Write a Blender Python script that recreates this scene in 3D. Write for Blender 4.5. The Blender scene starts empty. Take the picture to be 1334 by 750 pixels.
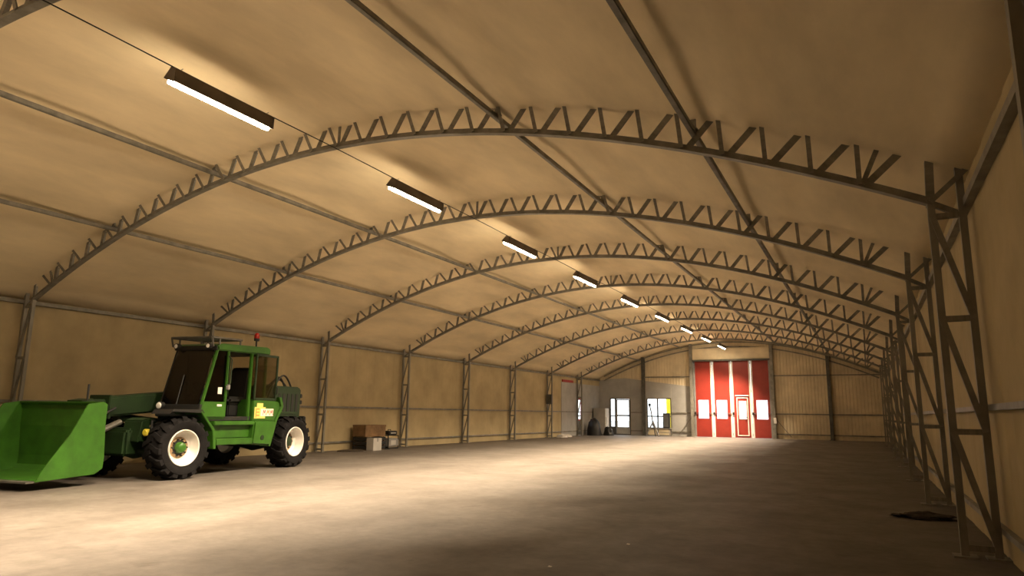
import bpy, bmesh, math, random
from mathutils import Vector, Matrix, noise
random.seed(7)
S = bpy.context.scene
COL = S.collection

# ------------------------------------------------------------------ camera
def cam_matrix(loc, yaw, pitch, roll):
    fw = Vector((-math.sin(yaw)*math.cos(pitch), math.cos(yaw)*math.cos(pitch), math.sin(pitch)))
    r = fw.cross(Vector((0, 0, 1))).normalized(); u = r.cross(fw)
    c, s = math.cos(roll), math.sin(roll)
    r2 = r*c+u*s; u2 = u*c-r*s
    m = Matrix((r2, u2, -fw)).transposed().to_4x4(); m.translation = loc
    return m
cd = bpy.data.cameras.new('camera'); cam = bpy.data.objects.new('camera', cd); COL.objects.link(cam)
cd.sensor_fit = 'HORIZONTAL'; cd.sensor_width = 36.0; cd.lens = 36.0*895.73/1334; cd.clip_start = .05; cd.clip_end = 500
cam.matrix_world = cam_matrix((0, 0, 1.152), math.radians(27.062), math.radians(10.288), math.radians(.748))
S.camera = cam

# ------------------------------------------------------------------ world, exposure
SKY_STRENGTH = 3.2
LAMP_POWER = 760.0          # watts of each strip light, shared by its reflector cells
DIFFUSER_GLOW = 62.0
LAMP_COLOR = (1.0, .78, .53)
w = bpy.data.worlds.new('sky'); S.world = w; w.use_nodes = True
bg = w.node_tree.nodes['Background']; bg.inputs[0].default_value = (.90, .95, 1.0, 1); bg.inputs[1].default_value = SKY_STRENGTH
vs = S.view_settings
vs.view_transform = 'Standard'; vs.look = 'None'; vs.gamma = 1.0; vs.exposure = 0.0
try: vs.use_curve_mapping = False
except Exception: pass

# ------------------------------------------------------------------ hall dimensions (metres)
XI, XR, DEP = -13.68, .66, .24            # inner column chords left / right, column depth
HE, HC = 3.088, 4.874                     # eave and crown of the bottom chord
XC = (XI+XR)/2; HW = (XR-XI)/2
Y0, BAY = 3.22, 4.0
YF, YN = 38.92, -4.78                     # far and near walls
WL, WR = XI-DEP-.08, XR+DEP+.08           # wall faces
def arch(x):
    u = (x-XC)/HW
    return HE+(HC-HE)*(1-u*u)*(1-.032*u-.029*u*u)
def slope(x): return (arch(x+.001)-arch(x-.001))/.002
def ceil_off(x): return .335+.055*max(-1, min(1, (x-XC)/HW))
def ceil_pt(x):                           # membrane lies this far above the chord, along its normal
    s = slope(x); L = math.hypot(1, s)
    c = ceil_off(x); return x-s/L*c, arch(x)+c/L

# ------------------------------------------------------------------ materials
def nd(nt, t, **kw):
    n = nt.nodes.new(t)
    for k, v in kw.items(): setattr(n, k, v)
    return n
def mat(name, col, rough=.6, metal=0.0, var=0.12, vscale=3.0, bump=0.0, bscale=30.0, col2=None, stretch=None, spec=.5, emit=None, estr=0):
    m = bpy.data.materials.new(name); m.use_nodes = True; nt = m.node_tree
    b = nt.nodes['Principled BSDF']
    b.inputs['Roughness'].default_value = rough; b.inputs['Metallic'].default_value = metal
    b.inputs['Specular IOR Level'].default_value = spec
    tc = nd(nt, 'ShaderNodeTexCoord'); vec = tc.outputs['Object']
    if stretch:
        mp = nd(nt, 'ShaderNodeMapping'); mp.inputs['Scale'].default_value = stretch
        nt.links.new(vec, mp.inputs['Vector']); vec = mp.outputs['Vector']
    n = nd(nt, 'ShaderNodeTexNoise'); n.inputs['Scale'].default_value = vscale; n.inputs['Detail'].default_value = 6; n.inputs['Roughness'].default_value = .6
    nt.links.new(vec, n.inputs['Vector'])
    r = nd(nt, 'ShaderNodeValToRGB')
    c2 = col2 or tuple(c*(1-2*var) for c in col)
    hi = tuple(min(1, c*(1+var)) for c in col)
    r.color_ramp.elements[0].position = .32; r.color_ramp.elements[1].position = .68
    r.color_ramp.elements[0].color = (*c2, 1); r.color_ramp.elements[1].color = (*hi, 1)
    nt.links.new(n.outputs['Fac'], r.inputs['Fac']); nt.links.new(r.outputs['Color'], b.inputs['Base Color'])
    if bump:
        n2 = nd(nt, 'ShaderNodeTexNoise'); n2.inputs['Scale'].default_value = bscale; n2.inputs['Detail'].default_value = 4
        nt.links.new(vec, n2.inputs['Vector'])
        bp = nd(nt, 'ShaderNodeBump'); bp.inputs['Strength'].default_value = bump; bp.inputs['Distance'].default_value = .02
        nt.links.new(n2.outputs['Fac'], bp.inputs['Height']); nt.links.new(bp.outputs['Normal'], b.inputs['Normal'])
    if emit:
        b.inputs['Emission Color'].default_value = (*emit, 1); b.inputs['Emission Strength'].default_value = estr
    return m
def glass(name, tint=(1, 1, 1), refl=.08):
    m = bpy.data.materials.new(name); m.use_nodes = True; nt = m.node_tree; nt.nodes.clear()
    o = nd(nt, 'ShaderNodeOutputMaterial'); mx = nd(nt, 'ShaderNodeMixShader'); t = nd(nt, 'ShaderNodeBsdfTransparent'); g = nd(nt, 'ShaderNodeBsdfGlossy')
    t.inputs[0].default_value = (*tint, 1); g.inputs['Roughness'].default_value = .03
    fr = nd(nt, 'ShaderNodeLayerWeight'); fr.inputs[0].default_value = .25
    ml = nd(nt, 'ShaderNodeMath', operation='MULTIPLY_ADD'); ml.inputs[1].default_value = .5; ml.inputs[2].default_value = refl
    nt.links.new(fr.outputs['Fresnel'], ml.inputs[0]); nt.links.new(ml.outputs[0], mx.inputs[0])
    nt.links.new(t.outputs[0], mx.inputs[1]); nt.links.new(g.outputs[0], mx.inputs[2]); nt.links.new(mx.outputs[0], o.inputs[0])
    return m
def floor_mat():
    m = bpy.data.materials.new('worn_concrete'); m.use_nodes = True; nt = m.node_tree; b = nt.nodes['Principled BSDF']
    tc = nd(nt, 'ShaderNodeTexCoord')
    def noise_(sc, det, stretch=(1, 1, 1), rough=.6):
        mp = nd(nt, 'ShaderNodeMapping'); mp.inputs['Scale'].default_value = stretch; nt.links.new(tc.outputs['Object'], mp.inputs['Vector'])
        n = nd(nt, 'ShaderNodeTexNoise'); n.inputs['Scale'].default_value = sc; n.inputs['Detail'].default_value = det; n.inputs['Roughness'].default_value = rough
        nt.links.new(mp.outputs[0], n.inputs['Vector']); return n.outputs['Fac']
    def ramp(f, p0, c0, p1, c1):
        r = nd(nt, 'ShaderNodeValToRGB'); r.color_ramp.elements[0].position = p0; r.color_ramp.elements[1].position = p1
        r.color_ramp.elements[0].color = (*c0, 1); r.color_ramp.elements[1].color = (*c1, 1); nt.links.new(f, r.inputs[0]); return r.outputs[0]
    def mul(a, c, f=1.0):
        x = nd(nt, 'ShaderNodeMixRGB', blend_type='MULTIPLY'); x.inputs[0].default_value = f; nt.links.new(a, x.inputs[1]); nt.links.new(c, x.inputs[2]); return x.outputs[0]
    base = ramp(noise_(.35, 7), .3, (.112, .099, .088), .7, (.160, .143, .127))
    streak = ramp(noise_(1.6, 8, (.8, .5, 1), .72), .40, (.66, .64, .62), .58, (1, 1, 1))
    fine = ramp(noise_(7, 7, (1, 1, 1), .7), .36, (.78, .77, .76), .60, (1, 1, 1))
    spots = ramp(noise_(2.6, 3), .28, (.62, .58, .54), .36, (1, 1, 1))
    c = mul(mul(mul(base, streak, .8), fine), spots, .7)
    nt.links.new(c, b.inputs['Base Color'])
    rr = nd(nt, 'ShaderNodeMapRange'); rr.inputs[3].default_value = .42; rr.inputs[4].default_value = .75
    nt.links.new(noise_(1.5, 5), rr.inputs[0]); nt.links.new(rr.outputs[0], b.inputs['Roughness'])
    b.inputs['Specular IOR Level'].default_value = .35
    bp = nd(nt, 'ShaderNodeBump'); bp.inputs['Strength'].default_value = .18; bp.inputs['Distance'].default_value = .01
    nt.links.new(noise_(14, 6), bp.inputs['Height']); nt.links.new(bp.outputs[0], b.inputs['Normal'])
    return m
M = {}
M['floor'] = floor_mat()
M['canvas'] = mat('tan_canvas_lining', (.86, .72, .48), .8, var=.09, vscale=.9, bump=.55, bscale=1.6, stretch=(1.3, .45, 1), spec=.2)
M['wall'] = mat('tan_wall_cladding', (.47, .38, .22), .75, var=.09, vscale=1.2, bump=.15, bscale=4, spec=.25)
M['farwall'] = mat('cream_ribbed_sheet', (.68, .58, .40), .6, var=.08, vscale=1.5, spec=.3)
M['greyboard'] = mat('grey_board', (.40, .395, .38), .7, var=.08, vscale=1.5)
M['steel'] = mat('galvanised_steel', (.25, .235, .20), .5, metal=.2, var=.18, vscale=5)
M['steel_dark'] = mat('dark_steel', (.12, .115, .10), .5, metal=.4, var=.18, vscale=5)
M['cable'] = mat('black_cable', (.03, .028, .025), .6)
M['lamp_body'] = mat('lamp_housing', (.16, .13, .10), .45, metal=.4)
M['lamp_glow'] = mat('lamp_diffuser', (.9, .85, .75), .4, emit=(1, .80, .55), estr=DIFFUSER_GLOW)
M['red'] = mat('red_door_paint', (.27, .028, .018), .45, var=.08, vscale=2)
M['redtrim'] = mat('red_trim', (.42, .05, .05), .5)
M['white'] = mat('white_trim', (.78, .74, .68), .5, var=.05)
M['darkframe'] = mat('dark_grey_frame', (.12, .12, .12), .5)
M['glass'] = glass('window_glass', (.96, .98, .98), .05)
M['tglass'] = glass('smoked_cab_glass', (.22, .20, .17), .05)
M['cglass'] = glass('cab_side_glass', (.80, .77, .70), .04)
M['green'] = mat('green_machine_paint', (.030, .108, .008), .42, var=.14, vscale=4, bump=.05, bscale=20)
M['dgreen'] = mat('dark_green_boom_paint', (.009, .026, .006), .5, var=.2, vscale=5)
M['rubber'] = mat('tyre_rubber', (.009, .0085, .009), .9, var=.25, vscale=8, bump=.2, spec=.15)
M['black'] = mat('black_plastic', (.012, .012, .012), .55)
M['rimwhite'] = mat('white_rim_paint', (.80, .77, .72), .45, var=.07, vscale=6)
M['rust'] = mat('rusty_hub', (.36, .24, .13), .7, var=.25, vscale=14)
M['beacon'] = mat('red_beacon_lens', (.45, .02, .012), .2)
M['lens'] = mat('clear_lamp_lens', (.85, .85, .82), .15)
M['amber'] = mat('yellow_reflector', (.65, .55, .05), .3)
M['yellow'] = mat('yellow_decal', (.75, .60, .16), .5, var=.05)
M['cream'] = mat('cream_decal', (.88, .84, .66), .5, var=.05)
M['orange'] = mat('orange_decal', (.60, .26, .06), .5)
M['cardboard'] = mat('brown_board', (.20, .115, .05), .8, var=.2, vscale=6)
M['grey'] = mat('grey_metal', (.24, .23, .22), .55)
M['offwhite'] = mat('offwhite_plastic', (.45, .43, .40), .5, var=.06)
M['soil'] = mat('dark_soil', (.045, .032, .02), .95, var=.35, vscale=14, bump=.6, bscale=30)
M['ground'] = mat('pale_gravel_yard', (.50, .49, .47), .9, var=.1, vscale=2)
M['cyellow'] = mat('yellow_container_paint', (.80, .66, .02), .5, var=.05)

# ------------------------------------------------------------------ mesh builder
class MB:
    def __init__(s): s.v = []; s.f = []
    def add(s, vs, fs):
        o = len(s.v); s.v += [tuple(x) for x in vs]; s.f += [tuple(i+o for i in f) for f in fs]; return s
    def box(s, x0, x1, y0, y1, z0, z1, mtx=None):
        vs = [Vector((x, y, z)) for z in (z0, z1) for y in (y0, y1) for x in (x0, x1)]
        if mtx: vs = [mtx @ p for p in vs]
        return s.add(vs, [(0, 2, 3, 1), (4, 5, 7, 6), (0, 1, 5, 4), (2, 6, 7, 3), (0, 4, 6, 2), (1, 3, 7, 5)])
    def beam(s, p0, p1, w, h=None, up=(0, 0, 1)):
        h = h or w; p0 = Vector(p0); p1 = Vector(p1); d = (p1-p0).normalized(); up = Vector(up)
        if abs(d.dot(up)) > .98: up = Vector((0, 1, 0))
        a = d.cross(up).normalized()*w/2; b = a.cross(d).normalized()*h/2
        vs = [q+e for q in (p0, p1) for e in (-a-b, a-b, a+b, -a+b)]
        return s.add(vs, [(0, 1, 2, 3), (7, 6, 5, 4), (0, 4, 5, 1), (1, 5, 6, 2), (2, 6, 7, 3), (3, 7, 4, 0)])
    def tube(s, pts, r, seg=10, cap=True):
        pts = [Vector(p) for p in pts]; rings = []; up = None
        for i, p in enumerate(pts):
            d = (pts[min(i+1, len(pts)-1)]-pts[max(i-1, 0)]).normalized()
            if up is None:
                up = Vector((0, 0, 1)) if abs(d.z) < .9 else Vector((1, 0, 0))
            a = d.cross(up).normalized(); b = a.cross(d); up = b
            rr = r[i] if isinstance(r, (list, tuple)) else r
            rings.append([p+a*rr*math.cos(t)+b*rr*math.sin(t) for t in [2*math.pi*k/seg for k in range(seg)]])
        vs = [p for g in rings for p in g]; fs = []
        for i in range(len(pts)-1):
            for k in range(seg): fs.append((i*seg+k, i*seg+(k+1) % seg, (i+1)*seg+(k+1) % seg, (i+1)*seg+k))
        if cap: fs += [tuple(range(seg))[::-1], tuple((len(pts)-1)*seg+k for k in range(seg))]
        return s.add(vs, fs)
    def lathe(s, prof, seg=32, axis='y', c=(0, 0, 0), cap=True):        # prof: (along axis, radius)
        vs = []
        for a, r in prof:
            for k in range(seg):
                t = 2*math.pi*k/seg; x, z = r*math.cos(t), r*math.sin(t)
                p = (x, a, z) if axis == 'y' else ((x, z, a) if axis == 'z' else (a, x, z))
                vs.append((p[0]+c[0], p[1]+c[1], p[2]+c[2]))
        fs = [(i*seg+k, i*seg+(k+1) % seg, (i+1)*seg+(k+1) % seg, (i+1)*seg+k) for i in range(len(prof)-1) for k in range(seg)]
        if cap: fs += [tuple(range(seg))[::-1], tuple((len(prof)-1)*seg+k for k in range(seg))]
        return s.add(vs, fs)
    def prism(s, poly, y0, y1):                                          # poly in (x, z), extruded along y
        n = len(poly); vs = [(x, y0, z) for x, z in poly]+[(x, y1, z) for x, z in poly]
        return s.add(vs, [tuple(range(n)), tuple(range(n, 2*n))[::-1]]+[(i, n+i, n+(i+1) % n, (i+1) % n) for i in range(n)])
    def mesh(s, name, m, bevel=0, smooth=False, seg=2):
        me = bpy.data.meshes.new(name); me.from_pydata(s.v, [], s.f)
        bm = bmesh.new(); bm.from_mesh(me)
        bmesh.ops.recalc_face_normals(bm, faces=bm.faces)
        if bevel: bmesh.ops.bevel(bm, geom=[e for e in bm.edges if e.is_manifold and e.calc_face_angle(0) > .5], offset=bevel, segments=seg, affect='EDGES', clamp_overlap=True)
        bm.to_mesh(me); bm.free()
        if smooth:
            me.polygons.foreach_set('use_smooth', [True]*len(me.polygons))
            try: me.set_sharp_from_angle(angle=math.radians(38))
            except Exception: pass
        me.materials.append(M[m]); return me
    def obj(s, name, m, parent=None, bevel=0, smooth=False, **tags):
        o = bpy.data.objects.new(name, s.mesh(name, m, bevel, smooth)); COL.objects.link(o)
        if parent: o.parent = parent
        tag(o, **tags); return o
def tag(o, label=None, cat=None, group=None, kind=None):
    if label: o['label'] = label
    if cat: o['category'] = cat
    if group: o['group'] = group
    if kind: o['kind'] = kind
    return o
def empty(name, loc=(0, 0, 0), rz=0, **tags):
    o = bpy.data.objects.new(name, None); COL.objects.link(o); o.location = loc; o.rotation_euler = (0, 0, rz); o.empty_display_size = .2
    return tag(o, **tags)
KIDS = {}
def copy_tree(o, parent=None):
    c = o.copy(); COL.objects.link(c); c.parent = parent
    for ch in list(o.children): copy_tree(ch, c)
    return c
def inst(name, me, parent, mtx):
    o = bpy.data.objects.new(name, me); COL.objects.link(o); o.parent = parent; o.matrix_local = mtx; return o
def beam_mtx(p0, p1, nrm=(0, 1, 0)):       # unit bar along +Z placed from p0 to p1
    p0 = Vector(p0); p1 = Vector(p1); d = p1-p0; L = d.length; z = d/L; y = Vector(nrm); x = y.cross(z).normalized(); y = z.cross(x)
    m = Matrix((x, y, z*L)).transposed().to_4x4(); m.translation = p0; return m

# ------------------------------------------------------------------ floor and yard
MB().box(WL-.1, WR+.1, YN-.1, YF+.1, -.15, 0).obj('floor', 'floor', label='wide worn concrete floor of the hall', cat='floor', kind='structure')
MB().box(-70, 50, YF+.1, YF+90, -.25, -.08).add([], []).obj('yard_ground', 'ground', label='pale bright yard ground outside the far doors', cat='ground', kind='structure')
MB().box(-60, WL-.1, YN-20, YF+.1, -.25, -.08).obj('side_yard_ground', 'ground', label='pale bright yard ground outside the left wall', cat='ground', kind='structure')

# ------------------------------------------------------------------ ceiling membrane
def build_ceiling():
    xs0 = [XI-.02+(XR-XI+.04)*i/96 for i in range(97)]
    prof = [ceil_pt(x) for x in xs0]
    prof = [p for p in prof if WL+.02 < p[0] < WR-.02]
    prof = [p for p in prof if XI-.18 < p[0] < XR+.12]
    prof = [(WL-.02, 3.115)]+prof+[(WR+.02, 3.36)]
    ny = int((YF-YN)/.2); vs = []; fs = []; n = len(prof)
    for j in range(ny+1):
        y = YN-.05+(YF-YN+.1)*j/ny
        for i, (x, z) in enumerate(prof):
            ph = math.sin(math.pi*(y-Y0)/BAY)**2
            q = Vector((x*.55, y*.35, 3.1)); d = .034*noise.noise(q)+.022*noise.noise(Vector(((x+y)*1.5, (x-y)*.5, 8.4)))
            if i in (0, n-1): d = 0; ph = 0
            vs.append((x, y, z+.05*ph+d))
    for j in range(ny):
        for i in range(n-1): fs.append((j*n+i, j*n+i+1, (j+1)*n+i+1, (j+1)*n+i))
    mb = MB(); mb.v = vs; mb.f = fs
    o = mb.obj('ceiling', 'canvas', smooth=True, label='arched tan canvas ceiling lining of the hall', cat='ceiling', kind='structure')
    sm = o.modifiers.new('thickness', 'SOLIDIFY'); sm.thickness = .04; sm.offset = 1
    return prof
CPROF = build_ceiling()
def ceil_z(x):
    for (a, za), (b, zb) in zip(CPROF, CPROF[1:]):
        if a <= x <= b: return za+(zb-za)*(x-a)/(b-a)
    return CPROF[0][1] if x < XC else CPROF[-1][1]
EAVE_L, EAVE_R = ceil_z(WL), ceil_z(WR)

# ------------------------------------------------------------------ walls (ribbed sheets with real openings)
def ribbed(axis, a0, a1, face, out, top, holes, pitch, depth, m, name, thick=.06, extra=()):
    """sheet along axis, face = coordinate of its inner face, out = direction of the outside, holes = (a0, a1, z0, z1)"""
    br = set([a0, a1]); k = 0
    x = a0
    def off(v):
        t = ((v-a0) % pitch)/pitch
        return depth*max(0, min(1, min((t-.30)/.06, (.70-t)/.06))) if depth else 0
    if depth:
        while x < a1:
            for t in (.30, .36, .64, .70):
                v = x+t*pitch
                if a0 < v < a1: br.add(v)
            x += pitch
    else:
        for i in range(1, 40): br.add(a0+(a1-a0)*i/40)
    for h in holes: br.update(h[:2])
    for e in extra: br.add(e)
    br = sorted(br); mb = MB()
    for u, v in zip(br, br[1:]):
        if v-u < 1e-5: continue
        mid = (u+v)/2
        segs = [(0.0, None)]
        for h in holes:
            if h[0] <= mid <= h[1]:
                ns = []
                if h[2] > 0: ns.append((0.0, h[2]))
                ns.append((h[3], None)); segs = ns
        for z0, z1 in segs:
            zu = top(u) if z1 is None else z1; zv = top(v) if z1 is None else z1
            fu = face+out*off(u); fv = face+out*off(v); b = face+out*thick
            P = (lambda c, f, z: (f, c, z)) if axis == 'y' else (lambda c, f, z: (c, f, z))
            mb.add([P(u, fu, z0), P(v, fv, z0), P(v, fv, zv), P(u, fu, zu), P(u, b, z0), P(v, b, z0), P(v, b, zv), P(u, b, zu)],
                   [(0, 1, 2, 3), (7, 6, 5, 4), (0, 4, 5, 1), (3, 2, 6, 7), (0, 3, 7, 4), (1, 5, 6, 2)])
    return mb.obj(name, m)
RED_DOOR = (35.34, 36.06, 0, 1.98)
wl = ribbed('y', YN-.1, YF+.1, WL, -1, lambda v: EAVE_L+.06, [RED_DOOR], 1.0, .005, 'wall', 'wall_left')
tag(wl, 'long tan clad left wall of the hall', 'wall', kind='structure')
wr = ribbed('y', YN-.1, YF+.1, WR, 1, lambda v: EAVE_R+.06, [], 1.0, .005, 'wall', 'wall_right')
tag(wr, 'long tan clad right wall of the hall', 'wall', kind='structure')
DOOR1 = (-13.35, -12.10, 0, 2.07); WIN1 = (-11.15, -9.76, 0, 2.07); GATE = (-8.47, -4.43, 0, 4.08)
wf = ribbed('x', WL-.05, WR+.05, YF, 1, lambda v: ceil_z(v)+.1, [DOOR1, WIN1, GATE], .16, .012, 'farwall', 'wall_far')
tag(wf, 'cream ribbed end wall around the red gate', 'wall', kind='structure')
wn = ribbed('x', WL-.05, WR+.05, YN, -1, lambda v: ceil_z(v)+.1, [], .24, .03, 'farwall', 'wall_near')
tag(wn, 'cream ribbed end wall behind the camera', 'wall', kind='structure')
# rails of the side walls
for wo, xf, s in ((wl, WL, 1), (wr, WR, -1)):
    for z in (1.25, .24):
        y1 = YF
        MB().box(min(xf, xf+s*.05), max(xf, xf+s*.05), YN, YF, z-.025, z+.025).obj('rail', 'steel', wo)
    MB().box(min(xf, xf+s*.07), max(xf, xf+s*.07), YN, YF, 3.05, 3.12).obj('eave_rail', 'steel', wo)
# rails and posts of the far wall
FC = (-11.31, -8.56, -4.34, -1.63)
def rail_seg(z, a, b): MB().box(a, b, YF-.05, YF, z-.03, z+.03).obj('rail', 'steel', wf)
for z in (.24, 1.27):
    for a, b in ((WL, DOOR1[0]-.02), (DOOR1[1]+.02, WIN1[0]-.02), (WIN1[1]+.02, -8.64), (-4.26, WR)):
        rail_seg(z, a, b)
rail_seg(3.26, -11.4, -8.64); rail_seg(3.26, -4.26, WR-.2)
for x in FC:
    zt = ceil_z(x)
    c = MB()
    c.box(x-.08, x+.08, YF-.20, YF-.18, 0, zt).box(x-.08, x+.08, YF-.03, YF-.01, 0, zt).box(x-.01, x+.01, YF-.19, YF-.02, 0, zt)
    c.box(x-.13, x+.13, YF-.25, YF-.001, 0, .02)
    c.obj('wall_post', 'steel_dark' if abs(x+1.63) < .1 or abs(x+11.31) < .1 else 'steel', wf)
lp = MB().box(-8.47, -4.43, YF-.16, YF-.01, 4.18, ceil_z(-6.5)-.42).obj('lintel_panel', 'farwall', wf, bevel=.02)
MB().box(-8.50, -4.40, YF-.2, YF-.02, 4.09, 4.17).obj('gate_header', 'steel_dark', wf)
# arched end rib carrying the wall
eb = MB(); pr = [(XI+(XR-XI)*i/60) for i in range(61)]
for a, b in zip(pr, pr[1:]):
    eb.beam((a, YF-.06, arch(a)-.0), (b, YF-.06, arch(b)-.0), .05, .07)
    eb.beam((a, YF-.06, arch(a)+.24), (b, YF-.06, arch(b)+.24), .05, .06)
eb.obj('end_rib', 'steel', wf)
# slanted braces beside the gate
for x0, x1 in ((-8.65, -9.35), (-4.25, -3.55)):
    MB().beam((x0, YF-.1, 1.0), (x1, YF-.06, .1), .03, .03).obj('gate_brace', 'steel', wf)

# grey boarding in the far left corner
def boards():
    root = wf
    y = YF-.006
    xs = [WL, -13.37, -12.08, -11.41]
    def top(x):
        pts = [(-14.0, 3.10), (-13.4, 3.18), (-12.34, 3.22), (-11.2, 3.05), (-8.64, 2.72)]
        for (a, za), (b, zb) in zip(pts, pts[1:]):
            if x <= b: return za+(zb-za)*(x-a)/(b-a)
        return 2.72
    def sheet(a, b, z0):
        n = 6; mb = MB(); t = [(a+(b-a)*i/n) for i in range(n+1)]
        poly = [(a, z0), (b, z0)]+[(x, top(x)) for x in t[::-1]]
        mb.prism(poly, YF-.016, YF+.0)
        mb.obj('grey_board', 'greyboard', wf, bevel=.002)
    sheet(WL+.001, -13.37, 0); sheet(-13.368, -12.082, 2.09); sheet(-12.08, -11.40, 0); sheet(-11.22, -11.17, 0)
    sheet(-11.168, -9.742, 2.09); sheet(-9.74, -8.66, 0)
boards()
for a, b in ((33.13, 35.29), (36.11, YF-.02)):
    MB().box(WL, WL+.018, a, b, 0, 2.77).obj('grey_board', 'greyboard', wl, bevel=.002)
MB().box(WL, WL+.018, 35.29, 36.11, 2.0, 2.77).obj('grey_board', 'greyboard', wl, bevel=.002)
MB().box(WL+.0, WL+.05, 33.2, 34.7, 2.78, 2.90).obj('name_board', 'redtrim', label='narrow red board fixed above the grey wall boarding', cat='board', bevel=.005)

# ------------------------------------------------------------------ doors and windows
def frame_rect(mb, x0, x1, z0, z1, w, ya, yb):
    mb.box(x0, x0+w, ya, yb, z0, z1).box(x1-w, x1, ya, yb, z0, z1).box(x0+w, x1-w, ya, yb, z1-w, z1).box(x0+w, x1-w, ya, yb, z0, z0+w)
d1 = empty('door_1', (-12.7, YF, 0), label='glazed entrance door with narrow sidelight in the grey boarding', cat='door', kind='structure')
def child(mb, name, m, par, **k):
    o = mb.obj(name, m, par, **k); o.matrix_parent_inverse = Matrix.Translation(-Vector(par.location)) if par.type == 'EMPTY' else Matrix(); return o
f = MB(); frame_rect(f, -13.35, -12.10, 0, 2.07, .05, YF-.03, YF+.05)
f.box(-13.06, -12.98, YF-.03, YF+.05, .05, 2.02); f.box(-13.30, -13.06, YF-.02, YF+.04, 1.03, 1.09)
f.box(-13.30, -13.06, YF-.01, YF+.03, .05, .45)
child(f, 'frame', 'darkframe', d1)
for z0, z1 in ((.45, 1.03), (1.09, 2.02)): child(MB().box(-13.30, -13.06, YF+.005, YF+.013, z0, z1), 'pane', 'glass', d1)
lf = MB(); frame_rect(lf, -12.97, -12.16, .03, 2.01, .06, YF-.02, YF+.03); lf.box(-12.91, -12.22, YF-.02, YF+.03, 1.04, 1.13)
lf.box(-12.91, -12.22, YF-.01, YF+.02, .09, .43)
leaf = child(lf, 'door_leaf', 'greyboard', d1)
for z0, z1 in ((.43, 1.04), (1.13, 1.95)):
    MB().box(-12.91, -12.22, YF+.0, YF+.008, z0, z1).obj('pane', 'glass', leaf)
MB().box(-12.30, -12.14, YF-.07, YF-.02, 1.06, 1.11).box(-12.24, -12.2, YF-.07, YF-.0, 1.04, 1.12).obj('handle', 'black', leaf, bevel=.008)
w1 = empty('window_1', (-10.45, YF, 0), label='tall four pane window between grey boarding and red gate', cat='window', kind='structure')
f = MB(); frame_rect(f, -11.15, -9.76, 0, 2.07, .04, YF-.03, YF+.05); f.box(-10.57, -10.50, YF-.03, YF+.05, .42, 2.03); f.box(-11.11, -9.80, YF-.03, YF+.05, 1.03, 1.10); f.box(-11.11, -9.80, YF-.03, YF+.05, .40, .45)
child(f, 'frame', 'darkframe', w1)
child(MB().box(-11.11, -9.80, YF+.0, YF+.03, .04, .40), 'sill_panel', 'farwall', w1)
for x0, x1 in ((-11.11, -10.56), (-10.51, -9.80)):
    for z0, z1 in ((.45, 1.04), (1.09, 2.03)): child(MB().box(x0, x1, YF+.005, YF+.013, z0, z1), 'pane', 'glass', w1)
d2 = empty('door_2', (WL, 35.7, 0), label='red framed half glazed door in the left wall behind a column', cat='door', kind='structure')
f = MB(); y0, y1 = RED_DOOR[:2]
for a, b, z0, z1 in ((y0, y0+.07, 0, 1.98), (y1-.07, y1, 0, 1.98), (y0+.07, y1-.07, 1.90, 1.98), (y0+.07, y1-.07, .78, .86)): f.box(WL-.05, WL+.03, a, b, z0, z1)
child(f, 'frame', 'redtrim', d2)
child(MB().box(WL-.03, WL+.01, y0+.07, y1-.07, .01, .78), 'kick_panel', 'darkframe', d2)
child(MB().box(WL-.02, WL-.012, y0+.07, y1-.07, .86, 1.90), 'pane', 'glass', d2)

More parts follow.
